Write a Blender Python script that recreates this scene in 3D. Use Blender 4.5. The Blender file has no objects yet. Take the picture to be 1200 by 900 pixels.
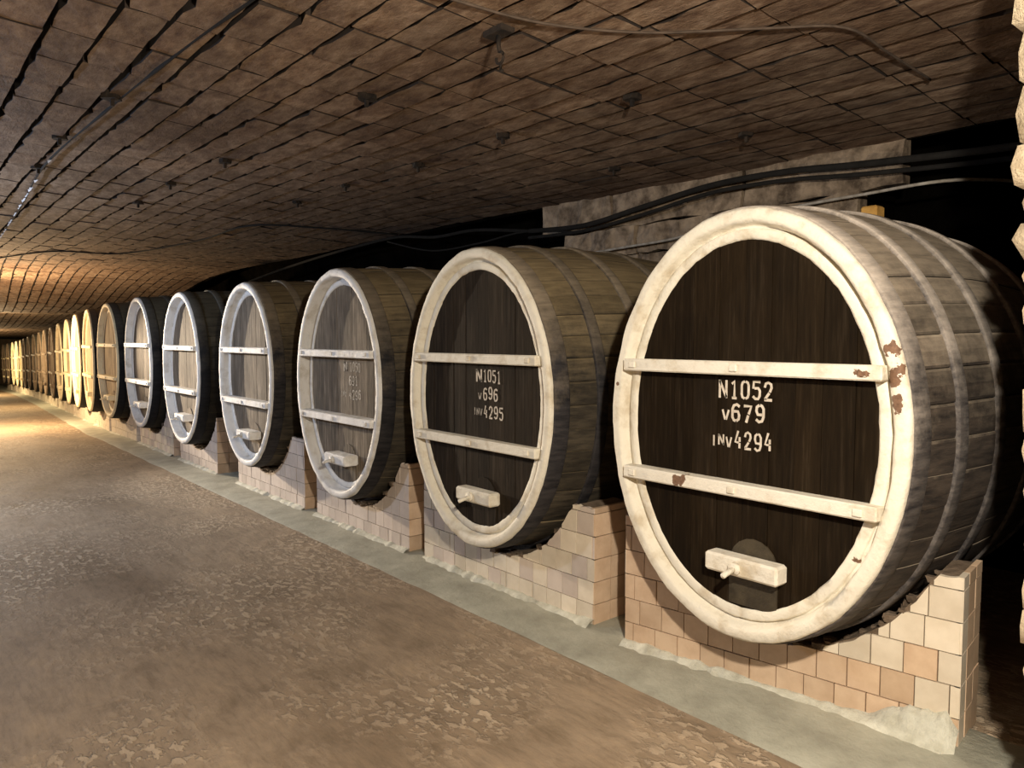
import bpy, bmesh, math, random
from mathutils import Vector, noise, Matrix
R = random.Random(7)
sc = bpy.context.scene
col = sc.collection
rad = math.radians

# ------------------------------------------------------------------ camera
CAM_Z = 1.91
cd = bpy.data.cameras.new('camera'); cam = bpy.data.objects.new('camera', cd); col.objects.link(cam)
cam.location = (0, 0, CAM_Z)
cam.rotation_euler = (rad(90 - 3.536), 0, rad(50.31))
cd.sensor_width = 36; cd.lens = 36 * 890 / 1200; cd.clip_start = .05; cd.clip_end = 200
sc.camera = cam
sc.view_settings.view_transform = 'Standard'; sc.view_settings.look = 'None'
sc.view_settings.gamma = 1; sc.view_settings.exposure = 0.0
sc.view_settings.use_curve_mapping = False
# ------------------------------------------------------------------ world: a closed cellar, almost no ambient light
w = bpy.data.worlds.new('cellar_dark'); sc.world = w; w.use_nodes = True
w.node_tree.nodes['Background'].inputs[0].default_value = (.9, .8, .7, 1)
w.node_tree.nodes['Background'].inputs[1].default_value = .004
# ------------------------------------------------------------------ lamps hung in the gallery (x, y, z, watts, colour, radius)
LAMPS = [
    (0.10, 0.7, 2.75, 750, (1.0, .91, .77), .06),
    (-9.8, -1.0, 2.7, 440, (.60, .74, 1.0), .08),
    (-20.0, 1.65, 1.85, 950, (1.0, .72, .42), .06),
    (-29.5, 2.1, 2.0, 650, (1.0, .78, .45), .08),
    (-43.0, 2.6, 1.5, 900, (1.0, .78, .45), .08),
]
for (x, y, z, e, c, r) in LAMPS:
    ld = bpy.data.lights.new('gallery_lamp', 'POINT'); ld.energy = e; ld.color = c; ld.shadow_soft_size = r
    lo = bpy.data.objects.new('gallery_lamp', ld); lo.location = (x, y, z); col.objects.link(lo)
# added unseen spot down the gallery, cone shaped to graze the cask fronts
ld = bpy.data.lights.new('added_graze_spot', 'SPOT'); ld.energy = 7800; ld.color = (1.0, .83, .62); ld.shadow_soft_size = .05
ld.spot_size = rad(27); ld.spot_blend = 1.0
lo = bpy.data.objects.new('added_graze_spot', ld); lo.location = (-18.3, 1.5, 2.1); col.objects.link(lo)
lo.rotation_euler = (Vector((-9.9, 3.38, 1.35)) - lo.location).to_track_quat('-Z', 'Y').to_euler()

# ------------------------------------------------------------------ how the gallery bends and sinks along its length (measured)
TY = [(-17, 0), (-18, .08), (-20, .2), (-22, .36), (-24.3, .53), (-26.7, .7), (-31, 1.0), (-36, 1.28), (-41, 1.62), (-45, 1.78), (-50, 1.9), (-64, 2.1)]
TZ = [(-15.5, 0), (-18, -.05), (-20, -.11), (-22, -.18), (-24.3, -.25), (-26.7, -.33), (-29, -.4), (-31, -.45), (-36, -.6), (-41, -.77), (-45, -.88), (-50, -1.03), (-64, -1.3)]
TC = [(-19, 0), (-22, -.12), (-25, -.34), (-28, -.44), (-31, -.34), (-36, -.42), (-64, -.5)]
def interp(T, x):
    if x >= T[0][0]: return T[0][1]
    for (a, va), (b, vb) in zip(T, T[1:]):
        if x >= b: return va + (vb - va) * (a - x) / (a - b)
    return T[-1][1]
def warp(x, y, z): return (x, y + interp(TY, x), z + interp(TZ, x))
def cwarp(x, y, z):
    h = interp(TC, x) + .03 * math.sin(x * .55) * min(1, max(0, (-x - 3) / 4))
    h -= .05 * max(0, (y - 3.5) / 2.5) ** 2
    return (x, y + interp(TY, x), z + interp(TZ, x) + h)

# ------------------------------------------------------------------ materials
def new_mat(name):
    m = bpy.data.materials.new(name); m.use_nodes = True
    nt = m.node_tree; b = nt.nodes['Principled BSDF']
    return m, nt, b
def N(nt, t, **kw):
    n = nt.nodes.new(t)
    for k, v in kw.items():
        if k.startswith('_'): setattr(n, k[1:], v)
        else: n.inputs[k.replace('__', ' ')].default_value = v
    return n
def coords(nt, kind='Object', scale=(1, 1, 1), per_object=True):
    tc = N(nt, 'ShaderNodeTexCoord'); mp = N(nt, 'ShaderNodeMapping'); mp.inputs['Scale'].default_value = scale
    nt.links.new(tc.outputs[kind], mp.inputs['Vector'])
    if per_object:
        oi = N(nt, 'ShaderNodeObjectInfo'); mu = N(nt, 'ShaderNodeMath', _operation='MULTIPLY'); mu.inputs[1].default_value = 37.0
        nt.links.new(oi.outputs['Random'], mu.inputs[0]); nt.links.new(mu.outputs[0], mp.inputs['Location'])
    return mp.outputs['Vector']
def ramp(nt, src, stops):
    r = N(nt, 'ShaderNodeValToRGB'); e = r.color_ramp.elements
    while len(e) < len(stops): e.new(.5)
    for el, (p, c) in zip(e, stops): el.position = p; el.color = (*c, 1) if len(c) == 3 else c
    nt.links.new(src, r.inputs['Fac']); return r.outputs['Color']
def noise_tex(nt, vec, scale, detail=4, rough=.6, dist=0):
    n = N(nt, 'ShaderNodeTexNoise'); n.inputs['Scale'].default_value = scale; n.inputs['Detail'].default_value = detail
    n.inputs['Roughness'].default_value = rough; n.inputs['Distortion'].default_value = dist
    nt.links.new(vec, n.inputs['Vector']); return n.outputs['Fac']
def mix(nt, fac, a, b, mode='MIX'):
    m = N(nt, 'ShaderNodeMix', _data_type='RGBA', _blend_type=mode)
    for s, i in ((fac, 0), (a, 6), (b, 7)):
        if isinstance(s, (int, float)): m.inputs[i].default_value = s
        elif isinstance(s, tuple): m.inputs[i].default_value = (*s, 1)
        else: nt.links.new(s, m.inputs[i])
    return m.outputs[2]
def bump(nt, b, src, dist, strength=1.0, prev=None):
    bp = N(nt, 'ShaderNodeBump'); bp.inputs['Strength'].default_value = strength; bp.inputs['Distance'].default_value = dist
    nt.links.new(src, bp.inputs['Height'])
    if prev: nt.links.new(prev, bp.inputs['Normal'])
    nt.links.new(bp.outputs[0], b.inputs['Normal']); return bp.outputs[0]
def rand_val(nt, lo, hi):
    oi = N(nt, 'ShaderNodeObjectInfo'); mr = N(nt, 'ShaderNodeMapRange'); mr.inputs['To Min'].default_value = lo; mr.inputs['To Max'].default_value = hi
    nt.links.new(oi.outputs['Random'], mr.inputs['Value']); return mr.outputs[0]
def basic(name, c1, c2, scale=6, rough=.8, bmp=.004, bscale=30, stretch=(1, 1, 1), vary=(.8, 1.2), lo=.35, hi=.65, per_object=True, detail=5):
    m, nt, b = new_mat(name)
    v = coords(nt, scale=stretch, per_object=per_object)
    c = ramp(nt, noise_tex(nt, v, scale, detail), [(lo, c1), (hi, c2)])
    if vary:
        c = mix(nt, 1.0, c, (1, 1, 1), 'MULTIPLY')
        mn = nt.nodes[-1]; cb = N(nt, 'ShaderNodeCombineColor'); rv = rand_val(nt, *vary)
        for k in range(3): nt.links.new(rv, cb.inputs[k])
        nt.links.new(cb.outputs[0], mn.inputs[7])
    nt.links.new(c, b.inputs['Base Color']); b.inputs['Roughness'].default_value = rough
    b.inputs['Specular IOR Level'].default_value = .3
    if bmp: bump(nt, b, noise_tex(nt, v, bscale, 6, .65), bmp)
    return m

def side_wood(name, pale_up, mid, dark, pale_amt=1.0, front_grey=None):
    """cask stave wood: grain along y, paler on what faces up, dark below"""
    m, nt, b = new_mat(name)
    v = coords(nt, scale=(9, 1.2, 9))
    v2 = coords(nt, scale=(1, 1, 1), per_object=False)
    g = noise_tex(nt, v, 3.0, 6, .65)
    base = ramp(nt, g, [(.3, dark), (.62, mid)])
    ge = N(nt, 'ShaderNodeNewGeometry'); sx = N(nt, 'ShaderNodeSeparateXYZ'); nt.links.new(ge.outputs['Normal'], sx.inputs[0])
    # paleness from how far the surface faces up, broken by noise
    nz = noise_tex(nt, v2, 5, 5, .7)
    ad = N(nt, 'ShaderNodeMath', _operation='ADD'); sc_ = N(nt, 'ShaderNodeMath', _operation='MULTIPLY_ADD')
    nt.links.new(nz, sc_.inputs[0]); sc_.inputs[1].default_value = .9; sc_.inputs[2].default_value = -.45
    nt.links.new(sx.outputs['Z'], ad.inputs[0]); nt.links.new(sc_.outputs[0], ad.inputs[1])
    f = ramp(nt, ad.outputs[0], [(.06, (0, 0, 0)), (.58, (pale_amt,) * 3)])
    c = mix(nt, f, base, ramp(nt, g, [(.25, tuple(k * .55 for k in pale_up)), (.6, pale_up)]))
    nt.links.new(mix(nt, 1.0, c, rgb_rand(nt, .72, 1.15), 'MULTIPLY'), b.inputs['Base Color'])
    b.inputs['Roughness'].default_value = .75; b.inputs['Specular IOR Level'].default_value = .25
    bump(nt, b, g, .006)
    return m
def rgb_rand(nt, lo, hi):
    cb = N(nt, 'ShaderNodeCombineColor'); rv = rand_val(nt, lo, hi)
    for k in range(3): nt.links.new(rv, cb.inputs[k])
    return cb.outputs[0]

def head_wood(name, c1, c2, c3, rough=.6):
    m, nt, b = new_mat(name)
    v = coords(nt, scale=(16, 1, .9))
    g = noise_tex(nt, v, 3.2, 6, .65)
    v2 = coords(nt, scale=(1, 1, 1)); big = noise_tex(nt, v2, 2.5, 3, .5)
    c = ramp(nt, g, [(.3, c1), (.55, c2), (.78, c3)])
    c = mix(nt, 1.0, c, ramp(nt, big, [(.3, (.75, .75, .75)), (.7, (1.15, 1.12, 1.08))]), 'MULTIPLY')
    nt.links.new(mix(nt, 1.0, c, rgb_rand(nt, .8, 1.25), 'MULTIPLY'), b.inputs['Base Color'])
    b.inputs['Roughness'].default_value = .85; b.inputs['Specular IOR Level'].default_value = .08
    bump(nt, b, g, .003)
    return m

def lime_paint(name, base, dirt, chip=None, chips_at=(), thr=.74):
    """thick brushed limewash: cream with stains, chips through to brown wood"""
    m, nt, b = new_mat(name)
    v = coords(nt, per_object=True); vo = coords(nt, per_object=False)
    n1 = noise_tex(nt, v, 7, 5, .6); n2 = noise_tex(nt, v, 40, 4, .7)
    c = ramp(nt, n1, [(.32, dirt), (.5, base), (.8, tuple(min(1, k * 1.06) for k in base))])
    c = mix(nt, ramp(nt, n2, [(.66, (0, 0, 0)), (.76, (.5, .5, .5))]), c, tuple(k * .62 for k in dirt))
    chipc = chip or (.12, .07, .04)
    c = mix(nt, ramp(nt, noise_tex(nt, v, 11, 6, .75), [(thr, (0, 0, 0)), (thr + .03, (1, 1, 1))]), c, chipc)
    for (px, py, pz, rx, rz) in chips_at:
        mp = N(nt, 'ShaderNodeMapping'); mp.vector_type = 'POINT'
        mp.inputs['Location'].default_value = (-px / rx, -py / .3, -pz / rz); mp.inputs['Scale'].default_value = (1 / rx, 1 / .3, 1 / rz)
        nt.links.new(vo, mp.inputs['Vector'])
        ln = N(nt, 'ShaderNodeVectorMath', _operation='LENGTH'); nt.links.new(mp.outputs[0], ln.inputs[0])
        ad = N(nt, 'ShaderNodeMath', _operation='MULTIPLY_ADD'); nt.links.new(noise_tex(nt, vo, 22, 4, .6), ad.inputs[0]); ad.inputs[1].default_value = 1.3
        nt.links.new(ln.outputs['Value'], ad.inputs[2])
        c = mix(nt, ramp(nt, ad.outputs[0], [(.0, (1, 1, 1)), (.97, (1, 1, 1)), (1.0, (0, 0, 0))]), c, mix(nt, noise_tex(nt, vo, 60, 3), (.05, .025, .015), (.30, .17, .10)))
    nt.links.new(c, b.inputs['Base Color']); b.inputs['Roughness'].default_value = .7; b.inputs['Specular IOR Level'].default_value = .3
    p = bump(nt, b, n2, .004); bump(nt, b, n1, .012, prev=p)
    return m

M = {}
M['side_near'] = side_wood('cask_wood_grey_pale_top', (.33, .27, .20), (.075, .058, .045), (.018, .015, .014))
M['side_olive'] = side_wood('cask_wood_olive_pale_top', (.22, .165, .09), (.075, .06, .04), (.018, .015, .012))
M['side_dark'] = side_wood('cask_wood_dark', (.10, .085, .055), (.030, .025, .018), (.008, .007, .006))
M['hoop_near'] = side_wood('hoop_grey_pale_top', (.52, .45, .38), (.12, .105, .095), (.022, .02, .022))
M['hoop_olive'] = side_wood('hoop_rusty_pale_top', (.25, .20, .14), (.045, .04, .04), (.008, .008, .010))
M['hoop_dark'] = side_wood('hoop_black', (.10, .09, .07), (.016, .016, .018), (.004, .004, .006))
M['head_dark'] = head_wood('cask_head_dark_brown', (.008, .0048, .002), (.0145, .009, .004), (.032, .022, .013))
M['head_mid'] = head_wood('cask_head_brown', (.016, .0115, .007), (.028, .0205, .0135), (.06, .046, .032))
M['head_pale'] = head_wood('cask_head_weathered', (.085, .07, .055), (.20, .165, .125), (.42, .35, .27), .8)
M['head_tan'] = head_wood('cask_head_tan', (.20, .155, .10), (.36, .29, .20), (.5, .42, .30), .8)
M['head_brown_far'] = head_wood('cask_head_umber', (.08, .055, .035), (.15, .105, .07), (.25, .18, .12), .8)
M['cream'] = lime_paint('cream_limewash', (.75, .70, .58), (.57, .49, .36), chips_at=[(.748, 0, 1.46, .10, .10), (.765, 0, 1.35, .085, .17), (.772, 0, 1.24, .07, .12), (.60, 0, .52, .06, .04), (-.79, 0, 1.25, .03, .03)])
M['cream_b'] = lime_paint('cream_limewash_plain', (.75, .70, .58), (.58, .50, .37))
M['cream_bar'] = lime_paint('cream_limewash_bar', (.75, .70, .59), (.56, .48, .35), chips_at=[(-.32, -.04, .755, .13, .09), (.64, -.04, 1.36, .09, .05)])
M['white'] = lime_paint('white_limewash', (.76, .74, .70), (.58, .54, .47))
M['cream_far'] = lime_paint('pale_yellow_limewash', (.80, .70, .46), (.66, .54, .33))
M['brown_far'] = lime_paint('brown_washed_rim', (.22, .16, .11), (.14, .10, .065))
M['letter'] = basic('stencil_paint', (.50, .43, .34), (.66, .58, .48), 30, .8, 0, vary=None)
M['letter_faded'] = basic('stencil_paint_faded', (.16, .14, .11), (.46, .41, .34), 25, .8, 0, vary=None, lo=.3, hi=.6)
M['hatch'] = basic('hatch_wood', (.028, .021, .012), (.060, .046, .026), 10, .7, .004, 40, vary=None)
M['bung'] = basic('bung_wood_yellow', (.34, .18, .04), (.50, .28, .07), 14, .8, .003, vary=None)
M['tile_tan'] = basic('saddle_tile_tan', (.56, .39, .255), (.68, .50, .34), 7, .55, .0015, 40, vary=(.86, 1.1))
M['tile_cream'] = basic('saddle_tile_cream', (.66, .565, .43), (.76, .665, .525), 7, .5, .0015, 40, vary=(.88, 1.1))
M['tile_pink'] = basic('saddle_tile_rose', (.58, .48, .40), (.66, .56, .47), 7, .55, .0015, 40, vary=(.88, 1.1))
M['mortar'] = basic('dark_mortar', (.12, .085, .055), (.24, .175, .12), 9, .95, .02, 18, vary=None)
M['plaster'] = basic('pale_green_plaster', (.48, .46, .36), (.70, .69, .58), 8, .85, .02, 14, vary=None)
M['rubble'] = basic('broken_mortar', (.06, .042, .028), (.22, .16, .11), 10, .95, .015, 20)
M['stone'] = basic('rubble_stone', (.43, .335, .215), (.66, .54, .37), 6, .9, .02, 14, vary=(.78, 1.12))
M['stone_joint'] = basic('wall_mortar', (.14, .105, .07), (.26, .20, .14), 9, .95, .02, 14, vary=None)
M['cable'] = basic('black_cable', (.006, .005, .004), (.014, .012, .010), 10, .95, 0, vary=None)
M['wire'] = basic('pale_wire', (.26, .22, .17), (.5, .45, .38), 10, .6, 0, vary=None)
M['brownwire'] = basic('brown_conduit', (.05, .035, .025), (.10, .07, .05), 10, .9, 0, vary=None)
M['plastic'] = basic('tattered_plastic', (.55, .52, .5), (.9, .88, .85), 10, .35, 0, vary=None)
M['iron'] = basic('rusted_iron', (.010, .007, .005), (.03, .02, .013), 20, .9, .003, 40)

# ceiling stone
def ceiling_mat(name, dark=1.0):
    m, nt, b = new_mat(name)
    tc = N(nt, 'ShaderNodeNewGeometry'); v = tc.outputs['Position']
    mp = N(nt, 'ShaderNodeMapping'); mp.inputs['Scale'].default_value = (1, 2.2, 1); nt.links.new(v, mp.inputs['Vector'])
    big = noise_tex(nt, v, .8, 4, .6); mid = noise_tex(nt, mp.outputs[0], 5, 6, .72, .1); fine = noise_tex(nt, mp.outputs[0], 28, 4, .7)
    c = ramp(nt, mid, [(.30, (.060 * dark, .032 * dark, .020 * dark)), (.50, (.150 * dark, .100 * dark, .066 * dark)), (.72, (.26 * dark, .19 * dark, .135 * dark))])
    c = mix(nt, 1.0, c, ramp(nt, big, [(.3, (.60, .52, .46)), (.55, (1, 1, 1)), (.75, (1.3, 1.25, 1.15))]), 'MULTIPLY')
    c = mix(nt, 1.0, c, rgb_rand(nt, .82, 1.15), 'MULTIPLY')
    nt.links.new(c, b.inputs['Base Color']); b.inputs['Roughness'].default_value = .85; b.inputs['Specular IOR Level'].default_value = .25
    p = bump(nt, b, fine, .006); bump(nt, b, mid, .012, prev=p)
    return m
M['ceil'] = ceiling_mat('sooty_sawn_limestone', 1.35)
M['ceil_back'] = basic('joint_soot_shade', (.010, .007, .005), (.03, .02, .014), 5, .95, 0, vary=None, per_object=False)  # sooty joint colour, also carries the shadow between stepped rows
M['shade_black'] = basic('shade_black_rock', (.002, .0017, .0014), (.005, .004, .003), 3, .95, .05, 5, vary=None, per_object=False)  # near-black colour stands in for the unlit depth behind the casks
for k_ in ('shade_black',): M[k_].node_tree.nodes['Principled BSDF'].inputs['Specular IOR Level'].default_value = 0
M['rock'] = basic('back_wall_rock', (.09, .062, .040), (.40, .30, .205), 6, .9, .03, 9, per_object=False, vary=(.85, 1.1))
M['lime_wall'] = basic('limestone_wall', (.08, .055, .035), (.14, .10, .065), 3, .9, .03, 7, per_object=False, vary=None)

def floor_mat():
    m, nt, b = new_mat('worn_brown_screed')
    g = N(nt, 'ShaderNodeNewGeometry'); v = g.outputs['Position']
    def mp(s, rz=0, loc=(0, 0, 0)):
        k = N(nt, 'ShaderNodeMapping'); k.inputs['Scale'].default_value = s; k.inputs['Rotation'].default_value = (0, 0, rz); k.inputs['Location'].default_value = loc
        nt.links.new(v, k.inputs['Vector']); return k.outputs[0]
    big = noise_tex(nt, mp((.35, .8, 1)), 1.1, 4, .55, .5)
    mid = noise_tex(nt, mp((1, 1.6, 1)), 3.2, 7, .65, .3)
    c = ramp(nt, big, [(.30, (.19, .135, .085)), (.5, (.295, .22, .148)), (.70, (.37, .28, .19))])
    c = mix(nt, 1.0, c, ramp(nt, mid, [(.3, (.72, .70, .66)), (.5, (1, 1, 1)), (.72, (1.22, 1.2, 1.15))]), 'MULTIPLY')
    # pale crust: worn skin of the screed left as islands, in patches
    isl = noise_tex(nt, mp((1, 1.5, 1)), 13, 4, .6, .25)
    patch = noise_tex(nt, mp((.9, .9, 1), 0, (3.3, 1.7, 0)), .75, 3, .55)
    pf = N(nt, 'ShaderNodeMath', _operation='MULTIPLY')
    i1 = ramp(nt, isl, [(.50, (0, 0, 0)), (.57, (1, 1, 1))]); p1 = ramp(nt, patch, [(.44, (0, 0, 0)), (.60, (.8, .8, .8))])
    nt.links.new(i1, pf.inputs[0]); nt.links.new(p1, pf.inputs[1])
    c = mix(nt, pf.outputs[0], c, (.56, .44, .31))
    st = noise_tex(nt, mp((1.2, 7, 1), .5), 4, 6, .7, .2)
    c = mix(nt, 1.0, c, ramp(nt, st, [(.28, (.74, .73, .70)), (.5, (1, 1, 1)), (.75, (1.16, 1.15, 1.12))]), 'MULTIPLY')
    nt.links.new(c, b.inputs['Base Color'])
    rr = N(nt, 'ShaderNodeMapRange'); nt.links.new(mid, rr.inputs['Value']); rr.inputs['To Min'].default_value = .62; rr.inputs['To Max'].default_value = .9
    nt.links.new(rr.outputs[0], b.inputs['Roughness']); b.inputs['Specular IOR Level'].default_value = .35
    p = bump(nt, b, pf.outputs[0], .012, 1.0); p = bump(nt, b, noise_tex(nt, v, 60, 4, .7), .002, prev=p)
    p = bump(nt, b, mid, .02, .7, prev=p)
    return m
M['floor'] = floor_mat()
M['curb'] = basic('grey_green_cement', (.32, .31, .245), (.46, .45, .36), 4, .6, .008, 22, vary=None, per_object=False)

# ------------------------------------------------------------------ mesh helpers
def mesh_obj(name, verts, faces, mat, parent=None, smooth=False, loc=None):
    me = bpy.data.meshes.new(name); me.from_pydata(verts, [], faces); me.validate(); me.update()
    if smooth: me.polygons.foreach_set('use_smooth', [True] * len(me.polygons))
    if mat: me.materials.append(M[mat])
    o = bpy.data.objects.new(name, me); col.objects.link(o)
    if parent: o.parent = parent
    if loc: o.location = loc
    return o
class MB:
    def __init__(s): s.v = []; s.f = []
    def add(s, v, f):
        k = len(s.v); s.v += v; s.f += [tuple(i + k for i in q) for q in f]
    def box(s, x0, x1, y0, y1, z0, z1, bev=0):
        if bev:
            b = bev; vv = []; 
            for (z, ins) in ((z0, b), (z0 + b, 0), (z1 - b, 0), (z1, b)):
                vv += ring8(x0 + ins, x1 - ins, y0 + ins, y1 - ins, b if ins == 0 else b * .3, z)
            ff = [tuple(range(7, -1, -1))] + [(r * 8 + i, r * 8 + (i + 1) % 8, r * 8 + 8 + (i + 1) % 8, r * 8 + 8 + i) for r in range(3) for i in range(8)] + [tuple(range(24, 32))]
            s.add(vv, ff)
        else:
            s.add([(x, y, z) for z in (z0, z1) for (x, y) in ((x0, y0), (x1, y0), (x1, y1), (x0, y1))],
                  [(3, 2, 1, 0), (4, 5, 6, 7), (0, 1, 5, 4), (1, 2, 6, 5), (2, 3, 7, 6), (3, 0, 4, 7)])
    def obj(s, name, mat, parent=None, smooth=False, loc=None): return mesh_obj(name, s.v, s.f, mat, parent, smooth, loc)
def ring8(x0, x1, y0, y1, b, z):
    return [(x0 + b, y0, z), (x1 - b, y0, z), (x1, y0 + b, z), (x1, y1 - b, z), (x1 - b, y1, z), (x0 + b, y1, z), (x0, y1 - b, z), (x0, y0 + b, z)]
def empty(name, loc, label, cat, group=None, rz=0):
    o = bpy.data.objects.new(name, None); o.location = loc; o.rotation_euler = (0, 0, rz); o.empty_display_size = .2
    col.objects.link(o); tag(o, label, cat, group); return o
def tag(o, label=None, cat=None, group=None, kind=None):
    if label: o['label'] = label
    if cat: o['category'] = cat
    if group: o['group'] = group
    if kind: o['kind'] = kind
    return o
def prism(poly, y0, y1, mb):
    """polygon in x,z (counter-clockwise seen from -y) extruded in y"""
    n = len(poly)
    mb.add([(x, y0, z) for x, z in poly] + [(x, y1, z) for x, z in poly],
           [tuple(range(n)), tuple(range(2 * n - 1, n - 1, -1))] + [(i, i + n, (i + 1) % n + n, (i + 1) % n) for i in range(n)])
def tube(pts, r, name, mat, parent=None, seg=6, jitter=0):
    vv = []; ff = []
    P = [Vector(p) for p in pts]
    for i, p in enumerate(P):
        t = (P[min(i + 1, len(P) - 1)] - P[max(i - 1, 0)]).normalized()
        a = t.cross(Vector((0, 0, 1)));  a = a.normalized() if a.length > .01 else Vector((1, 0, 0)); b = t.cross(a)
        rr = r * (1 + jitter * (R.random() - .5))
        for k in range(seg):
            th = 2 * math.pi * k / seg; vv.append(tuple(p + a * math.cos(th) * rr + b * math.sin(th) * rr))
    for i in range(len(P) - 1):
        for k in range(seg): ff.append((i * seg + k, i * seg + (k + 1) % seg, (i + 1) * seg + (k + 1) % seg, (i + 1) * seg + k))
    ff.append(tuple(range(seg - 1, -1, -1))); ff.append(tuple((len(P) - 1) * seg + k for k in range(seg)))
    return mesh_obj(name, vv, ff, mat, parent, True)
def smooth_path(pts, n=6):
    out = []
    P = [Vector(p) for p in pts]
    for i in range(len(P) - 1):
        p0, p1, p2, p3 = P[max(i - 1, 0)], P[i], P[i + 1], P[min(i + 2, len(P) - 1)]
        for k in range(n):
            t = k / n
            out.append(tuple(.5 * ((2 * p1) + (p2 - p0) * t + (2 * p0 - 5 * p1 + 4 * p2 - p3) * t * t + (3 * p1 - p0 - 3 * p2 + p3) * t ** 3)))
    out.append(tuple(P[-1])); return out
def copy_child(src, parent, **kw):
    o = src.copy(); col.objects.link(o); o.parent = parent; return o

# ------------------------------------------------------------------ setting
# floor
xs = [3.5 - .5 * i for i in range(int(67.5 / .5) + 1)]; ys = [-2.2 + .5 * j for j in range(20)]
vv = [warp(x, y, .006 * noise.noise(Vector((x * .7, y * .7, 0)))) for x in xs for y in ys]; ny = len(ys)
ff = [(i * ny + j, i * ny + j + 1, (i + 1) * ny + j + 1, (i + 1) * ny + j) for i in range(len(xs) - 1) for j in range(ny - 1)]
tag(mesh_obj('floor', vv, ff, 'floor', smooth=True), kind='structure')
# cement strip along the foot of the casks
vv = []; ff = []
prof = [(3.08, .001), (3.12, .012), (3.30, .022), (3.55, .030), (3.95, .035), (4.0, -.02)]
xs = [3.4 - .2 * i for i in range(330)]
for x in xs:
    for k, (y, z) in enumerate(prof): vv.append(warp(x, y + (.02 * noise.noise(Vector((x * 1.5, k, 3))) if k < 2 else 0), z + .006 * noise.noise(Vector((x * 2, y * 5, 1)))))
for i in range(len(xs) - 1):
    for k in range(5): ff.append((i * 6 + k, i * 6 + k + 1, (i + 1) * 6 + k + 1, (i + 1) * 6 + k))
tag(mesh_obj('trim_1', vv, ff, 'curb', smooth=True), 'pale grey-green cement strip along the foot of the tiled cask saddles', kind='structure')

# ceiling: dark bed above, sawn stone blocks set into it
CZ = 3.5
xs = [4 - .5 * i for i in range(137)]; ys = [-2.3 + .6 * j for j in range(15)]; ny = len(ys)
vv = [cwarp(x, min(y, 6.15), CZ + .05) for x in xs for y in ys]
ff = [(i * ny + j, (i + 1) * ny + j, (i + 1) * ny + j + 1, i * ny + j + 1) for i in range(len(xs) - 1) for j in range(ny - 1)]
ceil = tag(mesh_obj('ceiling', vv, ff, 'ceil_back'), 'low ceiling of sooty sawn limestone blocks', kind='structure')
def block_mesh(sd, L=.472, W=.203, H=.07):
    r = random.Random(sd); pts = []
    jog = lambda a: (r.random() - .5) * a
    n = 5
    low = []
    for k in range(n): low.append((-L / 2 + L * k / (n - 1) if 0 < k < n - 1 else (-L / 2 if k == 0 else L / 2), -W / 2))
    per = [(x, y + (abs(jog(.06)) if r.random() < .5 else jog(.004))) for x, y in low]
    per += [(L / 2 + jog(.004), 0 + jog(.02))]
    per += [(x, W / 2 - (abs(jog(.016)) if r.random() < .3 else jog(.004)) ) for x, y in reversed(low)]
    per += [(-L / 2 + jog(.004), 0 + jog(.02))]
    m = len(per)
    tilt = -.07 + jog(.05); tx = jog(.006)
    z = lambda x, y: -.018 + tilt * y + tx * x + jog(.005)
    bot = [(x, y, z(x, y)) for x, y in per]
    top = [(x * .99, y * .98, H) for x, y in per]
    c = (jog(.1), jog(.03), z(0, 0) - abs(jog(.006)))
    v = bot + top + [c]
    f = [(i, i + m, (i + 1) % m + m, (i + 1) % m) for i in range(m)] + [((i + 1) % m, 2 * m, i)[::-1] for i in range(m)]
    return v, f
BL = [block_mesh(100 + i) for i in range(14)]
BME = []
for v, f in BL:
    me = bpy.data.meshes.new('block'); me.from_pydata(v, [], f); me.update(); me.materials.append(M['ceil']); me.materials.append(M['ceil_back'])
    for p_ in me.polygons[:12]: p_.material_index = 1  # block side faces darkened to stand for the step shadow
    BME.append(me)
cells = []
for j in range(-9, 26):
    y = .235 * j + .12
    off = R.uniform(-.012, .012)
    for i in range(-2, 118):
        x = -.482 * i + off + 1.0
        if y > 6.1: continue
        ang = math.degrees(math.atan2(-x, y)) if (y > 0 or x < 0) else 0
        d = math.hypot(x, y)
        vis = d > 3.2 and 15 < ang < 88 and x < -.6
        cells.append((0 if vis else 1, d, x, y))
cells.sort()
nobj = 0; mbj = MB(); mbj_out = MB()
for (nv, d, x, y) in cells:
    k = R.randrange(14); X, Y, Z = cwarp(x, y, CZ)
    Z += R.uniform(-.007, .007)
    if nv == 0 and nobj < 300:
        o = bpy.data.objects.new('block', BME[k]); col.objects.link(o); o.parent = ceil; o.location = (X, Y, Z)
        o.rotation_euler = (0, 0, R.uniform(-.012, .012)); nobj += 1
    else:
        sl = (cwarp(x - .24, y, 0)[2] - cwarp(x + .24, y, 0)[2]) / -.48
        sy = (cwarp(x - .24, y, 0)[1] - cwarp(x + .24, y, 0)[1]) / -.48
        mbj.add([(X + a, Y + b + a * sy, Z + c + a * sl) for a, b, c in BL[k][0]], BL[k][1])
o = mbj.obj('stone_blocks', 'ceil', ceil); o['kind'] = 'stuff'; o.data.materials.append(M['ceil_back'])
o.data.polygons.foreach_set('material_index', [1 if (i % 24) < 12 else 0 for i in range(len(o.data.polygons))])

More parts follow.
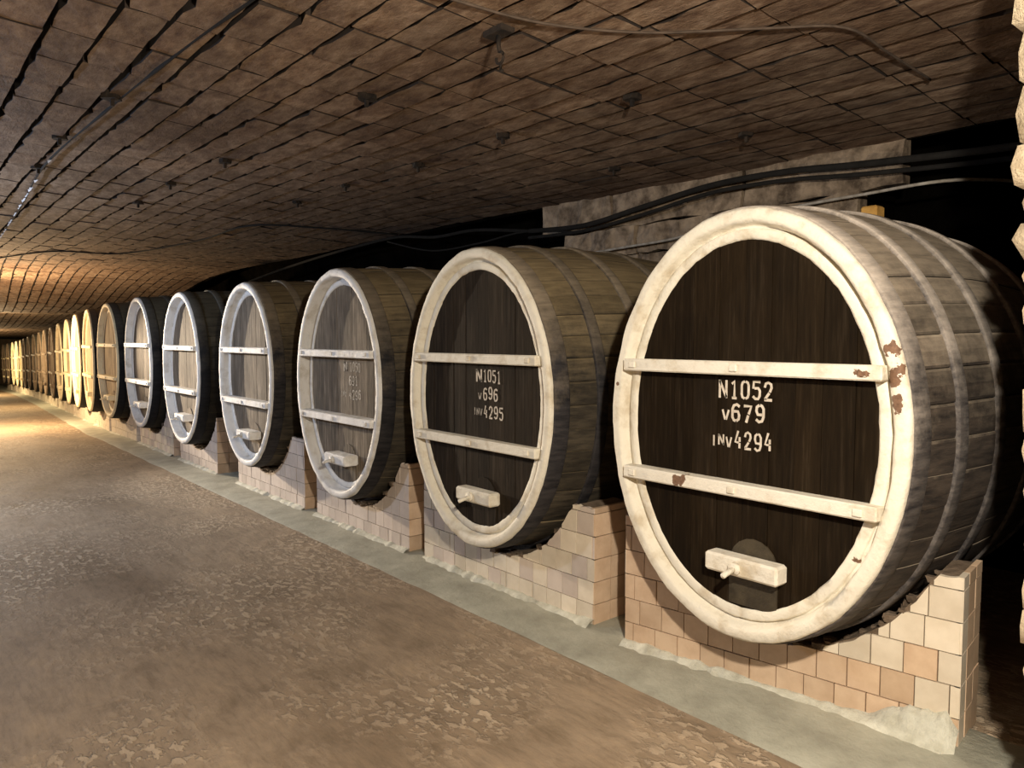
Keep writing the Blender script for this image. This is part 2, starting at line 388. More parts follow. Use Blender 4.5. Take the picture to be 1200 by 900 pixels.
# walls
def strip_wall(name, y, mat, x0, x1, z0, z1, step=.5, rough=.05, lab=None, zs=9):
    n = int(abs(x1 - x0) / step) + 1; vv = []; ff = []
    for i in range(n + 1):
        x = x0 + (x1 - x0) * i / n
        for k in range(zs):
            z = z0 + (z1 - z0) * k / (zs - 1)
            vv.append(warp(x, y + rough * noise.noise(Vector((x * .9, z * 1.4, y))), z))
    for i in range(n):
        for k in range(zs - 1): ff.append((i * zs + k, i * zs + k + 1, (i + 1) * zs + k + 1, (i + 1) * zs + k))
    o = mesh_obj(name, vv, ff, mat, smooth=True); return tag(o, lab, kind='structure')
strip_wall('wall_left', -2.0, 'lime_wall', 3.5, -63, -.3, 3.7)
strip_wall('wall_far_recess', 7.0, 'shade_black', 3.5, -63, -.3, 4.2, rough=.3, lab='shadow-black recess in the rock behind the casks')
mb = MB(); mb.box(3.4, 3.6, -2.2, 7.2, -.2, 4.2); tag(mb.obj('wall_near_end', 'lime_wall'), kind='structure')
p = warp(-62, 0, 0); mb = MB(); mb.box(-62.2, -62, -2.2, 9.4, -2, 4.2); tag(mb.obj('wall_far_end', 'lime_wall'), kind='structure')
# roof slot above the recess, behind the ceiling edge
mb = MB(); xs = [3.5 - 2 * i for i in range(34)]
vv = [warp(x, y, z) for x in xs for (y, z) in ((6.12, 3.42), (6.13, 4.0), (7.6, 4.0))]
vv = [(a, b, c + (interp(TC, a) if i % 3 == 0 else 0)) for i, (a, b, c) in enumerate(vv)]
ff = [(i * 3 + k, i * 3 + k + 1, (i + 1) * 3 + k + 1, (i + 1) * 3 + k) for i in range(33) for k in range(2)]
tag(mesh_obj('trim_2', vv, ff, 'shade_black'), 'shadow-black rock above the recess behind the ceiling edge', kind='structure')
# rock wall behind the two near casks, of big sawn blocks
mb = MB(); mb.box(-6.35, -3.05, 6.14, 6.9, 0, 4.0)
wb = tag(mb.obj('wall_back', 'shade_black'), 'rough brown rock wall high behind the nearest casks', kind='structure')
zrow = [(3.08, 3.47), (2.78, 3.06), (2.50, 2.76), (2.2, 2.48)]
for r_, (z0, z1) in enumerate(zrow):
    x = (-2.62, -2.95, -2.78, -3.0)[r_]  # rows end early so the black recess stands in for shadowed wall
    while x > -6.6 + .3 * r_:
        L = R.uniform(.5, 1.3) if r_ else R.uniform(.9, 1.8)
        x1 = max(x - L, -6.75 + .3 * r_)
        if x - x1 > .12:
            n = 9; vv = []; ff = []
            for i in range(n):
                for k in range(3):
                    xx = x1 + .012 + (x - x1 - .024) * i / (n - 1); zz = z0 + (z1 - z0) * k / 2 + (R.uniform(-.012, .012) if k != 1 else 0)
                    vv.append((xx, 6.08 - .03 * r_ + R.uniform(-.035, .035), zz + R.uniform(-.012, .012)))
            m0 = len(vv); vv += [(a, 6.2, c) for a, b, c in vv]
            for i in range(n - 1):
                for k in range(2): ff.append((i * 3 + k, i * 3 + 3 + k, i * 3 + 4 + k, i * 3 + 1 + k))
            for i in range(n - 1):
                ff.append((i * 3, m0 + i * 3, m0 + i * 3 + 3, i * 3 + 3)); ff.append((i * 3 + 2, i * 3 + 5, m0 + i * 3 + 5, m0 + i * 3 + 2))
            for e in (0, (n - 1) * 3):
                for k in range(2): ff.append((e + k, e + k + 1, m0 + e + k + 1, m0 + e + k))
            mesh_obj('stone', vv, ff, 'rock', wb)
        x = x1 - .005
# wall of rubble stones at the right, ending in a ragged corner
edge = lambda z: -.862 - .048 * z
mb = MB(); vv = []
mb.add([(edge(0) + .09, 3.27, -.1), (3.4, 3.27, -.1), (3.4, 3.75, -.1), (edge(0) + .09, 3.75, -.1), (edge(3.6) + .09, 3.27, 3.6), (3.4, 3.27, 3.6), (3.4, 3.75, 3.6), (edge(3.6) + .09, 3.75, 3.6)],
       [(3, 2, 1, 0), (4, 5, 6, 7), (0, 1, 5, 4), (1, 2, 6, 5), (2, 3, 7, 6), (3, 0, 4, 7)])
wr = tag(mb.obj('wall_right', 'stone_joint'), 'wall of pale rough rubble stones ending in a ragged corner at the right', kind='structure')
bm = bmesh.new(); bmesh.ops.create_cube(bm, size=2); bmesh.ops.subdivide_edges(bm, edges=bm.edges, cuts=1, use_grid_fill=True)
SV = [v.co.copy() for v in bm.verts]; SF = [tuple(v.index for v in f.verts) for f in bm.faces]; bm.free()
def stone(cx, cy, cz, sx, sy, sz, parent, mat='stone', name='stone', amp=.09):
    vv = []
    for c in SV:
        l = c.length; q = c * (1 / (l ** .33)) * .97
        q = Vector((q.x * (1 + R.uniform(-amp, amp)), q.y * (1 + R.uniform(-amp, amp)), q.z * (1 + R.uniform(-amp * .7, amp * .7))))
        vv.append((q.x * sx / 2, q.y * sy / 2, q.z * sz / 2))
    return mesh_obj(name, vv, SF, mat, parent, True, (cx, cy, cz))
z = -.05
while z < 3.5:
    h = R.uniform(.12, .23); x = edge(z + h / 2) + R.uniform(-.018, .018)
    for k in range(4):
        wd = R.uniform(.16, .34)
        stone(x + wd / 2, 3.28 + (0 if k else .03), z + h / 2, wd * 1.04, .24 if k else .34, h * 1.05, wr); x += wd
    z += h * .97

# ------------------------------------------------------------------ casks
A, B = .83, 1.07; LEN = 2.1
def grow(y): return .06 * (1 - ((y - LEN / 2) / (LEN / 2)) ** 2)
def ell(th, o, y, wob=0):
    g = grow(y) + o
    return ((A + g) * math.cos(th), y, B + (B + g) * math.sin(th))
def loft_ring(profile, name, mat, parent, seg=120, closed=False, wob=0, wob_scale=3.0, seed=0, smooth=True):
    """profile: list of (offset, y). revolve about the oval"""
    vv = []; ff = []; n = len(profile)
    for i in range(seg):
        th = 2 * math.pi * i / seg
        for k, (o, y) in enumerate(profile):
            q = wob * noise.noise(Vector((math.cos(th) * wob_scale * 3, math.sin(th) * wob_scale * 3, k * 1.7 + seed * 9.1)))
            q2 = wob * .6 * noise.noise(Vector((math.cos(th) * wob_scale * 6, math.sin(th) * wob_scale * 6, k * 1.7 + seed * 5.1 + 40)))
            vv.append(ell(th, o + q, y + q2))
    m = n if closed else n - 1
    for i in range(seg):
        for k in range(m):
            a = i * n + k; b_ = i * n + (k + 1) % n; c = ((i + 1) % seg) * n + (k + 1) % n; d = ((i + 1) % seg) * n + k
            ff.append((a, b_, c, d))
    return mesh_obj(name, vv, ff, mat, parent, smooth)
def g_(y): return grow(y)
def stave_objs(parent, mat, n=44):
    yk = [.03, .25, .5, .8, 1.05, 1.4, 1.75, 2.07]
    for i in range(n):
        t0 = 2 * math.pi * i / n + .0018; t1 = 2 * math.pi * (i + 1) / n - .0018; vv = []; ff = []
        dr = R.uniform(-.003, .003)
        for y in yk:
            for (o, s) in ((-.05, 0), (dr - .002, .0), (dr, .08), (dr + .001, .5), (dr, .92), (dr - .002, 1), (-.05, 1)):
                vv.append(ell(t0 + (t1 - t0) * s, o, y))
        m = 7
        for k in range(len(yk) - 1):
            for q in range(m): ff.append((k * m + q, (k + 1) * m + q, (k + 1) * m + (q + 1) % m, k * m + (q + 1) % m))
        ff.append(tuple(range(m))); ff.append(tuple((len(yk) - 1) * m + q for q in range(m - 1, -1, -1)))
        mesh_obj('stave', vv, ff, mat, parent, False)
# --- stencil digits: each glyph is a set of polylines on a 1 x 1.6 cell
G = {
 'N': [[(.05, 0), (.05, 1.6)], [(.05, 1.55), (.9, .05)], [(.9, 0), (.9, 1.6)]],
 '1': [[(.25, 1.3), (.55, 1.55), (.55, .12)], [(.3, .0), (.8, .0)]],
 '0': [[(.42, 1.55), (.18, 1.45), (.08, 1.2), (.08, .4), (.18, .12), (.42, .02)], [(.58, 1.55), (.82, 1.45), (.92, 1.2), (.92, .4), (.82, .12), (.58, .02)]],
 '5': [[(.9, 1.55), (.15, 1.55), (.12, .95)], [(.3, .95), (.7, .98), (.9, .75), (.88, .3), (.7, .02), (.35, .02), (.1, .22)]],
 '2': [[(.1, 1.15), (.2, 1.45), (.5, 1.58), (.82, 1.42), (.88, 1.1), (.7, .75)], [(.6, .62), (.15, .1)], [(.1, .02), (.92, .02)]],
 '6': [[(.9, 1.4), (.6, 1.57), (.25, 1.45), (.1, 1.1), (.1, .35), (.28, .05), (.45, .02)], [(.6, .02), (.85, .2), (.9, .55), (.75, .9), (.3, .9)]],
 '9': [[(.1, .22), (.4, .02), (.75, .12), (.9, .5), (.9, 1.25), (.72, 1.52), (.55, 1.57)], [(.4, 1.57), (.15, 1.4), (.1, 1.05), (.25, .7), (.7, .7)]],
 '7': [[(.08, 1.52), (.9, 1.52), (.62, .8)], [(.55, .62), (.35, .0)]],
 '4': [[(.5, 1.58), (.1, .55), (.6, .5)], [(.72, 1.0), (.72, .62)], [(.72, .45), (.72, .0)]],
 'V': [[(.05, 1.6), (.42, .08)], [(.58, .08), (.95, 1.6)]],
 'I': [[(.5, 0), (.5, 1.6)]],
 ' ': [],
}
def ribbon(mb, pts, w_, y, T):
    P = [Vector(T(*p)) for p in pts]
    L_, R_ = [], []
    for i, p in enumerate(P):
        if i == 0: t = P[1] - P[0]
        elif i == len(P) - 1: t = P[-1] - P[-2]
        else: t = (P[i + 1] - P[i]).normalized() + (P[i] - P[i - 1]).normalized()
        t.normalize(); nrm = Vector((-t.y, t.x)) * w_ / 2
        e = t * w_ * .15
        if i == 0: p = p - e
        if i == len(P) - 1: p = p + e
        L_.append(p + nrm); R_.append(p - nrm)
    n = len(P)
    mb.add([(p.x, y, p.y) for p in L_] + [(p.x, y, p.y) for p in R_], [(i, i + 1, n + i + 1, n + i) for i in range(n - 1)])
def write(mb, text, x0, x1, z, h, y, seed=0, wf=.28, jig=.006):
    r = random.Random(seed); k = len(text); adv = (x1 - x0) / k; cw = adv * .72
    for i, ch in enumerate(text):
        dz = (r.random() - .5) * jig * 2; s = h / 1.6
        T = lambda a, b, i=i, dz=dz: (x0 + i * adv + a * cw, z + dz + b * s)
        for pl in G[ch]: ribbon(mb, pl, cw * wf * 1.05, y, T)

def make_cask(x, y, z, label, v, rz=0, D=.05, text=None, lod=0, bung=False):
    c = empty('wine_cask', (x, y, z), label, 'wine cask', 'large oval wine casks lying in a long row', rz)
    rimm, headm, sidem, hoopm, barm = v
    # rim: stave ends and chime, thickly painted
    seg = (150, 96, 48)[lod]; wob = .007 if lod < 2 else 0; sd = R.random() * 10
    loft_ring([(-.01, .05), (.004, .03), (.003, .006), (-.008, -.006), (-.045, -.008), (-.062, .0), (-.072, D * .55), (-.082, D * .9), (-.092, D + .012), (-.10, D - .004)],
              'rim', rimm, c, seg, wob=wob, seed=sd)
    # painted margin of the head
    loft_ring([(-.094, D + .03), (-.098, D - .008), (-.106, D - .014), (-.140, D - .011), (-.151, D - .004), (-.153, D + .02)], 'painted_margin', rimm, c, seg, wob=wob * .7, seed=sd + 3, wob_scale=5)
    # head boards
    n = 10; ax, bz = A - .11, B - .11; ed = [-ax + 2 * ax * i / n + (R.uniform(-.02, .02) if 0 < i < n else 0) for i in range(n + 1)]
    if lod < 2:
        for i in range(n):
            a, b_ = ed[i] + .0015, ed[i + 1] - .0015; m = 5; top = []; bot = []
            for k in range(m):
                xx = a + (b_ - a) * k / (m - 1); hh = bz * math.sqrt(max(0, 1 - (xx / ax) ** 2)) + .004
                top.append((xx, B + hh)); bot.append((xx, B - hh))
            mb = MB(); yy = D + R.uniform(-.002, .002); prism(bot + top[::-1], yy, yy + .05, mb); mb.obj('head_board', headm, c)
    else:
        mb = MB(); pl = [(ax * math.cos(2 * math.pi * k / 40), B + bz * math.sin(2 * math.pi * k / 40)) for k in range(40)]
        prism(pl, D, D + .05, mb); mb.obj('head', headm, c)
    # staves, hoops
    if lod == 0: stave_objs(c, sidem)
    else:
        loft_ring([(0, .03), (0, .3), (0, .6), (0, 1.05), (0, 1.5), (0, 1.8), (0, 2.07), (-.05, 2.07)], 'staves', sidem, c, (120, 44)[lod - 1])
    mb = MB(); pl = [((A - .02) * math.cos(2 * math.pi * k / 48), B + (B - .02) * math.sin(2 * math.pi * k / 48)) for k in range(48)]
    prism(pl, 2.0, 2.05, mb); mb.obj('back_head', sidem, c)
    for j, (a, b_) in enumerate([(.0, .155), (.385, .48), (.80, .895), (1.28, 1.37), (1.9, 2.08)]):
        t = .016 if j else .012
        prof = [(-.01, a + .002), (t * .8, a + .004), (t, a + .012), (t, b_ - .012), (t * .8, b_ - .004), (-.01, b_ - .002)]
        if j == 0: prof = [(-.004, .022), (t * .7, .024), (t, .034), (t, b_ - .012), (t * .6, b_ - .004), (-.01, b_)]
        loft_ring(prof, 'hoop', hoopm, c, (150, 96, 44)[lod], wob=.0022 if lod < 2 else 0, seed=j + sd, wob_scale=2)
    # crossbars with bolts
    for zz in (1.07 + .292, 1.07 - .315):
        hw = (A - .085) * math.sqrt(1 - ((zz - B) / (B - .1)) ** 2) + .012
        mb = MB(); mb.box(-hw, hw, -.035, D + .01, zz - .034, zz + .034, .007)
        # slight hand-hewn unevenness
        mb.v = [(a, b_ + .004 * noise.noise(Vector((a * 6, zz, 1))), q + .006 * noise.noise(Vector((a * 4, zz * 3, b_ * 9)))) for a, b_, q in mb.v]
        cb = mb.obj('crossbar', barm, c)
        if lod < 2:
            for bx in (-hw + .07, 0, hw - .08):
                mb = MB(); mb.box(bx - .022, bx + .022, -.046, -.034, zz - .018, zz + .018, .005); mb.obj('bolt_head', barm, cb)
    # hatch, its bar and draw-screw
    if lod < 2:
        mb = MB(); pts = [(.135, .16), (.135, .37)] + [(.135 * math.cos(t), .37 + .14 * math.sin(t)) for t in [math.pi * k / 10 for k in range(1, 10)]] + [(-.135, .37), (-.135, .16)]
        prism(pts[::-1][::-1], D - .008, D + .01, mb); 
        mb.v = [(a + .08, b_, q) for a, b_, q in mb.v]; mb.obj('hatch', 'hatch' if lod == 0 and sidem == 'side_near' else headm, c)
    mb = MB(); mb.box(-.14, .27, -.055, D - .004, .33, .425, .012); hb = mb.obj('hatch_bar', barm, c)
    if lod < 2:
        tube([(.045, -.05, .375), (.045, -.075, .372)], .032, 'washer', barm, hb, 10)
        tube([(.045, -.07, .372), (.04, -.13, .358), (.038, -.15, .352)], .014, 'draw_screw', barm, hb, 8)
    if text:
        for i, (s, x0, x1, zz, h, tm) in enumerate(text):
            mb = MB(); write(mb, s, x0, x1, zz, h, D - .0035, seed=i + 5); mb.obj('stencil_lettering', tm, c)
    if bung:
        mb = MB(); mb.box(-.05, .05, 1.32, 1.43, 2 * B + .02, 2 * B + .16, .01); mb.obj('bung', 'bung', c)
    return c

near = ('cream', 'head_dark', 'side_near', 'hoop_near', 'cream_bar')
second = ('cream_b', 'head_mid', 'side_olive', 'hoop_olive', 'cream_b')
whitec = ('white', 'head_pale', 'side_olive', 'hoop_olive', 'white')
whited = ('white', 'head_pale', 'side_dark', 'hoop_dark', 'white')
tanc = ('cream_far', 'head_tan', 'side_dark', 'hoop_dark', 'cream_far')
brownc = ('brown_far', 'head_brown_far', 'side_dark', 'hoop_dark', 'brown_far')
ZB = 1.465 - B; YF = 3.26
T1 = [('N1052', -.135, .185, 1.205, .088, 'letter'), ('V', -.115, -.06, 1.09, .05, 'letter'), ('679', -.06, .145, 1.095, .085, 'letter'),
      ('INV', -.18, -.045, .958, .052, 'letter'), ('4294', -.04, .185, .958, .085, 'letter')]
T2 = [('N', -.01, .075, 1.195, .085, 'letter'), ('1051', .07, .28, 1.195, .085, 'letter'), ('V', .01, .06, 1.07, .045, 'letter_faded'), ('696', .07, .25, 1.07, .085, 'letter'),
      ('INV', -.045, .065, .955, .05, 'letter_faded'), ('4295', .075, .31, .94, .085, 'letter')]
T3 = [('N', .0, .085, 1.195, .085, 'letter_faded'), ('1050', .12, .33, 1.195, .085, 'letter_faded'), ('691', .1, .28, 1.07, .085, 'letter_faded'),
      ('INV', -.06, .05, .955, .05, 'letter_faded'), ('4296', .10, .34, .94, .085, 'letter_faded')]
make_cask(-2.18, YF, ZB, 'huge oval wine cask stencilled N1052 with cream rim, nearest of the row', near, text=T1, bung=True)
make_cask(-4.375, YF, ZB, 'huge oval wine cask stencilled N1051 with cream rim and dark brown head', second, text=T2, D=.05)
make_cask(-6.53, YF, ZB, 'oval wine cask with faded stencil N1050, white rim and half-shaded head', whitec, text=T3, D=.10)
make_cask(-8.86, YF, ZB, 'white-rimmed wine cask with pale grain on head, just beyond the N1050 cask', whitec, D=.10)
make_cask(-11.33, YF, ZB + .0, 'white-rimmed wine cask with black sides, fifth from the right', whited, D=.10)
make_cask(-13.65, YF, ZB + .02, 'white-rimmed wine cask with black sides and pale crossbars, sixth from the right', whited, D=.10, lod=1)
make_cask(-15.85, YF, ZB, 'wine cask with tan head and cream rim, seventh from the right', ('cream_far', 'head_tan', 'side_dark', 'hoop_dark', 'cream_far'), D=.085, lod=1)
FAR = [(-18.0, 't', 'eighth'), (-20.0, 't', 'ninth'), (-22.1, 't', 'tenth'), (-24.35, 't', 'eleventh'), (-26.7, 'b', 'twelfth'), (-29.1, 'b', 'thirteenth'), (-31.2, 'b', 'fourteenth'),
       (-33.4, 'b', 'fifteenth'), (-35.9, 'b', 'sixteenth'), (-38.6, 'b', 'seventeenth'), (-41.0, 't', 'eighteenth'), (-43.1, 't', 'nineteenth'), (-45.2, 't', 'twentieth'), (-47.8, 'k', 'twenty-first'), (-50.2, 'k', 'twenty-second')]
for (x, k, nm) in FAR:
    X, Y, Z = warp(x, YF, ZB); s = (warp(x - 1, 0, 0)[1] - warp(x + 1, 0, 0)[1]) / 2
    v = {'t': tanc, 'b': brownc, 'k': ('brown_far', 'head_tan', 'side_dark', 'hoop_dark', 'cream_far')}[k]
    lab = {'t': 'distant cream-rimmed wine cask, %s from the right along the row', 'b': 'distant brown unpainted wine cask, %s from the right along the row', 'k': 'small far tan wine cask, %s from the right at the left edge'}[k] % nm
    make_cask(X, Y, Z, lab, v, rz=-math.atan(s), D=.06, lod=2)

# ------------------------------------------------------------------ tiled saddles under the casks
TS = .15
def make_saddle(x0, y0, W, rz, cask_dx, label, mats, lod=0, top=.80, depth=.40, gap=.035, z0=0.0, cream_right=False):
    """x0,y0 = left front foot; runs +x for W. cask_dx: cask centre from the left end"""
    s = empty('cask_saddle', (x0, y0, z0), label, 'saddle', 'tiled saddles under the wine casks', rz)
    r = random.Random(int(abs(x0) * 31) + 5)
    zc = 1.465; bb = B + .06; aa = A + .06
    def arc(x, c=0.0):
        d = (x - cask_dx) / (aa + c)
        return zc - (bb + c) * math.sqrt(1 - d * d) if abs(d) < 1 else 9
    H = lambda x, c=gap: min(top, arc(x, c))
    n = 60
    # core
    xs = [W * i / n for i in range(n + 1)]
    tops = [max(.05, H(x, gap) - .012) - .0 + .01 * noise.noise(Vector((x * 9, x0, 0))) for x in xs]
    mb = MB(); vv = []; ff = []
    m = 5; yy = [.014, .12, .22, .32, depth - .014]
    for i, x in enumerate(xs):
        xx = min(max(x, .014), W - .014)
        vv.append((xx, yy[0], 0))
        for q in yy: vv.append((xx, q, tops[i] + (.012 * noise.noise(Vector((x * 7, q * 9, x0))) if q not in (yy[0], yy[-1]) else 0)))
        vv.append((xx, yy[-1], 0))
    m = 7
    for i in range(n):
        for k in range(m - 1): ff.append((i * m + k, (i + 1) * m + k, (i + 1) * m + k + 1, i * m + k + 1)[::-1])
    ff.append(tuple(range(m))); ff.append(tuple(n * m + k for k in range(m - 1, -1, -1)))
    mesh_obj('core', vv, ff, 'mortar', s)
    rows = int(top / TS) + 1
    allmb = MB()
    def tile(poly, ya, yb, mat, side=None):
        mb = MB(); prism(poly, ya, yb, mb)
        if side is not None:
            # turn the tile so that it lies on the end face: local (u, t, z) -> (W + .., u, z)
            sx, sgn = side
            mb.v = [(sx - sgn * b_, a, c) for a, b_, c in mb.v]
            if sgn > 0: pass
            else: mb.f = [f[::-1] for f in mb.f]
        if lod < 2: mb.obj('tile', mat, s)
        else: allmb.add(mb.v, mb.f)
    g = .0028
    for j in range(rows):
        za = j * TS + g + .01; zb = min((j + 1) * TS - g, top) + .01
        if zb - za < .02: continue
        x = -(r.random() * TS * .8) if j % 2 else -(r.random() * .3) * TS
        if cream_right: x = [-.09, -.045, -.08, -.02, -.11, -.03][j % 6]
        while x < W - .001:
            wd = TS + r.uniform(-.004, .006)
            if r.random() < .05: wd = TS * .4
            a, b_ = max(x, 0), min(x + wd, W)
            x += wd
            if b_ - a < .018: continue
            a += g; b_ -= g
            k = 6; xx = [a + (b_ - a) * i / k for i in range(k + 1)]
            tp = [min(zb, H(q, gap + .01)) for q in xx]
            # ragged break where the arc cuts a tile
            tp = [t if t >= zb - 1e-6 else t - .012 * r.random() for t in tp]
            ok = [i for i in range(k + 1) if tp[i] > za + .012]
            if len(ok) < 2: continue
            i0, i1 = ok[0], ok[-1]
            poly = [(xx[i0], za), (xx[i1], za)] + [(xx[i], max(tp[i], za + .004)) for i in range(i1, i0 - 1, -1)]
            fr = x / W
            if cream_right: mt = 'tile_cream' if (fr > .62 and j >= 1 and r.random() < .93 - .5 * (fr < .72) and not (j <= 1 and fr < .93)) else 'tile_tan'
            else: mt = r.choice(mats)
            dy = r.uniform(-.0025, .0025)
            tile(poly, dy, .03 + dy, mt)
        # end faces
        for sx, sgn in ((W, 1), (0, -1)):
            hh = H(W - .001) if sgn > 0 else H(.001)
            zt = min(zb, hh)
            if zt - za < .02: continue
            u = .0
            cuts = [0, .155, .30, depth] if not (cream_right and sgn > 0) else [0, .11, .25, depth]
            for a, b_ in zip(cuts, cuts[1:]):
                mt = ('tile_cream' if (cream_right and a == 0) else 'tile_tan')  # light put into colour: cream strip is the lit part, tan the dimmer
                dd = r.uniform(-.002, .002)
                tile([(a + .032 * (a == 0) * 0 + g, za), (b_ - g, za), (b_ - g, zt), (a + g, zt)], dd, .026 + dd, mt, (sx, sgn))
    if lod == 2:
        o = allmb.obj('tiles', mats[0], s); o['kind'] = 'stuff'
    # plaster fillet along the foot
    vv = []; ff = []; n = 70 if lod < 2 else 16
    for i in range(n + 1):
        x = W * i / n; q = .5 + .5 * noise.noise(Vector((x * 4 + x0, 0, 7))); q2 = noise.noise(Vector((x * 15 + x0, 5, 1)))
        w_ = .03 + .09 * q + .02 * q2; h = .018 + .05 * q + .014 * q2
        if cream_right and x > W - .38:
            e = math.sin(min(1, (x - W + .38) / .19) * math.pi / 2) if x < W - .06 else 1 - .5 * (x - W + .06) / .06
            h += .12 * e * (1 + .4 * q2); w_ += .05 * e
        for (a, b_) in ((-w_, .008), (-w_ * .8, h * .35), (-w_ * .45, h * .8), (-.012, h), (.004, h * .98)):
            vv.append((x, a, b_ + .008))
    for i in range(n):
        for k in range(4): ff.append((i * 5 + k, (i + 1) * 5 + k, (i + 1) * 5 + k + 1, i * 5 + k + 1))
    mesh_obj('plaster_fillet', vv, ff, 'plaster', s, True)
    # broken mortar packed between cask and tiles
    if lod < 2:
        mb = MB(); sv = SV; k0 = 0
        for i in range(60 if cream_right else 34):
            x = cask_dx + aa * R.uniform(-.97, .97); zt = arc(x, gap)
            if zt > top - .01 or x > W or x < 0: continue
            sz = R.uniform(.015, .045); yy_ = R.uniform(.0, .1)
            mb.add([(x + c.x * sz * R.uniform(.5, .9), yy_ + c.y * sz * .6, zt - .008 + c.z * sz * R.uniform(.3, .55)) for c in sv], SF)
        o = mb.obj('broken_mortar', 'rubble', s); o['kind'] = 'stuff'
    return s
L1x, L1y = -3.09, 3.47; ang = math.atan2(.26, 1.8)
make_saddle(L1x, L1y, 1.82, ang, .93, 'tan and cream tiled saddle under the nearest cask N1052, plaster lump at its corner', ['tile_tan'], cream_right=True, depth=.38, top=.82)
make_saddle(-5.42, 3.52, 2.02, 0, 1.045, 'beige tiled saddle under the cask stencilled N1051', ['tile_pink', 'tile_cream', 'tile_cream'])
make_saddle(-7.46, 3.50, 1.83, 0, .93, 'lilac-lit tiled saddle under the cask with faded N1050', ['tile_pink'])
make_saddle(-9.76, 3.50, 2.0, 0, .90, 'pale tiled saddle under the fourth cask from the right', ['tile_pink'])
make_saddle(-12.24, 3.50, 1.68, 0, .91, 'pale tiled saddle under the fifth cask from the right, first with black-sided cask', ['tile_pink'])
make_saddle(-14.6, 3.50, 2.0, 0, .95, 'tiled saddle under the sixth cask from the right', ['tile_pink', 'tile_cream'], lod=1)
for (x, k, nm) in [(-15.85, 't', 'seventh')] + FAR:
    X, Y, Z = warp(x - .98, 3.5, 0); s = (warp(x - 1, 0, 0)[1] - warp(x + 1, 0, 0)[1]) / 2
    make_saddle(X, Y, 1.98, -math.atan(s), .98, 'far pale saddle block under the %s cask from the right' % nm, ['tile_cream'], lod=2, z0=Z)
# ------------------------------------------------------------------ cables, wires, anchors
def on_ceiling(x, y, dz=-.035): 
    return (x, y, cwarp(x, y, CZ)[2] + dz)
c1 = tube(smooth_path([(-6.9, 6.0, 3.17), (-5.97, 5.98, 3.13), (-5.12, 5.97, 3.22), (-4.3, 5.97, 3.31), (-3.53, 5.97, 3.31), (-2.87, 5.97, 3.26), (-1.6, 6.0, 3.2), (0.2, 6.0, 3.2)]), .028, 'cable', 'cable')
tag(c1, 'thick black cable sagging along the rock wall, upper of two', 'cable')
c2 = tube(smooth_path([(-6.9, 5.99, 3.09), (-5.97, 5.97, 3.07), (-5.12, 5.96, 3.14), (-4.3, 5.96, 3.24), (-3.53, 5.96, 3.235), (-2.87, 5.96, 3.18), (-1.6, 6.0, 3.12), (0.2, 6.0, 3.12)]), .02, 'cable', 'cable')
tag(c2, 'black cable along the rock wall, running just under the thicker one', 'cable')
c3 = tube(smooth_path([(-6.2, 5.95, 2.8), (-5.4, 5.93, 2.83), (-4.69, 5.93, 2.86), (-4.1, 5.94, 2.95), (-3.44, 5.94, 3.0), (-2.87, 5.94, 3.02), (-2.3, 5.98, 3.04), (-2.0, 6.4, 3.05), (-1.8, 6.95, 3.05)]), .013, 'wire', 'wire')
tag(c3, 'thin pale wire strung low along the rock wall above the nearest cask', 'wire')
c4 = tube(smooth_path([(-16, 6.05, 3.08), (-14.3, 6.0, 3.2), (-12.6, 6.0, 3.31), (-11.0, 6.0, 3.38), (-9.9, 6.0, 3.40), (-8.9, 6.0, 3.30), (-8, 6.02, 3.30), (-6.9, 6.0, 3.17)]), .022, 'cable', 'cable')
tag(c4, 'bundled brown cable along the ceiling edge above the middle casks', 'cable')
c5 = tube(smooth_path([(-10.2, 6.0, 3.36), (-9.0, 6.0, 3.12), (-7.9, 6.0, 3.12), (-7.0, 6.0, 3.17), (-6.0, 5.98, 3.06)]), .012, 'wire', 'cable')
tag(c5, 'sagging dark wire crossing the black recess behind the second cask', 'wire')
p = smooth_path([on_ceiling(-18.5, 1.6), on_ceiling(-15.8, 2.4), on_ceiling(-15.45, 3.44), on_ceiling(-12.7, 3.95), on_ceiling(-10.7, 4.05), on_ceiling(-10.2, 4.9), on_ceiling(-9.9, 6.0)])
tag(tube(p, .014, 'wire', 'cable'), 'thin black wire looping across the ceiling over the far casks', 'wire')
p = smooth_path([on_ceiling(-2.95, 1.7), on_ceiling(-2.95, 2.1), on_ceiling(-2.88, 2.6), on_ceiling(-2.63, 3.08), on_ceiling(-2.21, 3.5), on_ceiling(-1.95, 3.8), on_ceiling(-1.96, 4.3), on_ceiling(-1.98, 4.9)])
tag(tube(p, .007, 'wire', 'brownwire'), 'thin brown wire clipped across the near ceiling above the first cask', 'wire')
p = smooth_path([on_ceiling(-13.9, 1.44, -.06), on_ceiling(-11, 1.36, -.05), on_ceiling(-8.25, 1.22, -.05), on_ceiling(-5.9, 1.25, -.045), on_ceiling(-4.33, 1.31, -.045), on_ceiling(-3.5, 1.38, -.04), on_ceiling(-2.5, 1.45, -.04)])
hc = tag(tube(p, .009, 'cable', 'cable', jitter=.8), 'black cable with shreds of white plastic along the ceiling at upper left', 'cable')
mb = MB()
for i in range(26):
    x = R.uniform(-14.0, -7.6); y = 1.22 + (x + 8.25) * -.04
    X, Y, Z = on_ceiling(x, y, -.08); s = R.uniform(.008, .02)
    mb.add([(X - s * 2, Y, Z), (X + s * 2, Y + s, Z + s), (X + s, Y + s, Z + s * 2), (X - s, Y, Z + s), (X, Y - s * .6, Z + s)], [(0, 1, 2, 3), (0, 3, 4), (0, 4, 1), (1, 4, 2), (2, 4, 3)])
o = mb.obj('plastic_shreds', 'plastic', hc); o['kind'] = 'stuff'
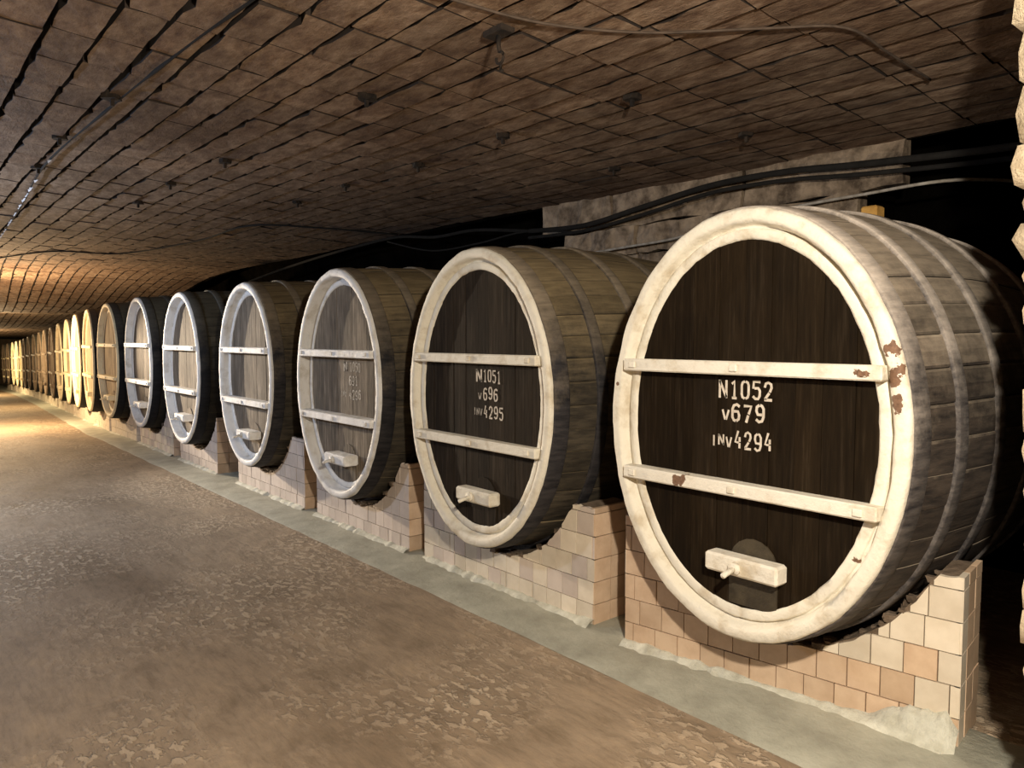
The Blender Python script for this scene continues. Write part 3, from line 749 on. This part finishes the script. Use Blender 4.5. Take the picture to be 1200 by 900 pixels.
for (x, y, nm) in [(-3.38, 3.82, 'above and left of the nearest cask, next right of the hook'), (-3.38, 5.12, 'nearest the rock wall above the nearest cask'),
    (-4.81, 5.2, 'close to the rock wall above the N1051 cask'), (-5.54, 1.22, 'beside the shredded cable at upper left, nearest one'), (-6.99, 1.15, 'beside the shredded cable, second one along it'),
    (-4.48, 2.49, 'left of the hanging hook at top'), (-4.65, 3.77, 'above the N1051 cask in mid ceiling'), (-8.43, 2.38, 'in the left ceiling above the sixth cask'), (-5.95, 3.83, 'above the N1050 cask in mid ceiling'),
    (-7.0, 2.45, 'in the left ceiling, between hook and far lamp glow'), (-9.8, 2.4, 'leftmost of the mid row, near the lamp glow'), (-8.4, 1.2, 'beside the shreds of white plastic, farthest along the cable'),
    (-7.3, 3.8, 'above the fourth cask from the right'), (-8.6, 3.85, 'farthest of the row above the middle casks')]:
    X, Y, Z = on_ceiling(x, y, -.04); mb = MB(); r = R
    mb.add([(X + .055 * math.cos(a) * r.uniform(.7, 1.3), Y + .055 * math.sin(a) * r.uniform(.7, 1.3), Z + d) for d in (-.008, .04) for a in [k * math.pi / 4 for k in range(8)]],
           [tuple(range(7, -1, -1))] + [(i, (i + 1) % 8, 8 + (i + 1) % 8, 8 + i) for i in range(8)])
    mb.box(X - .012, X + .012, Y - .012, Y + .012, Z - .05, Z, .003)
    tag(mb.obj('roof_anchor', 'iron'), 'rusted ceiling anchor bolt ' + nm, 'anchor', 'rusted roof anchors')
X, Y, Z = on_ceiling(-3.12, 2.5, -.03)
hk = empty('ceiling_hook', (X, Y, Z), 'dark iron hook hanging from the ceiling at upper centre', 'hook')
mb = MB(); mb.box(-.08, .08, -.045, .045, -.015, .03, .006); mb.obj('plate', 'iron', hk)
tube([(0, 0, -.01), (.0, 0, -.07), (.01, 0, -.10)], .012, 'shank', 'iron', hk)
tube([(.01 + .03 * math.sin(a), 0, -.13 + .03 * math.cos(a)) for a in [k * .55 for k in range(10)]], .008, 'hook_ring', 'iron', hk)
tube([(.02, .0, -.155), (.0, .01, -.19), (.03, 0, -.20)], .009, 'tip', 'iron', hk)
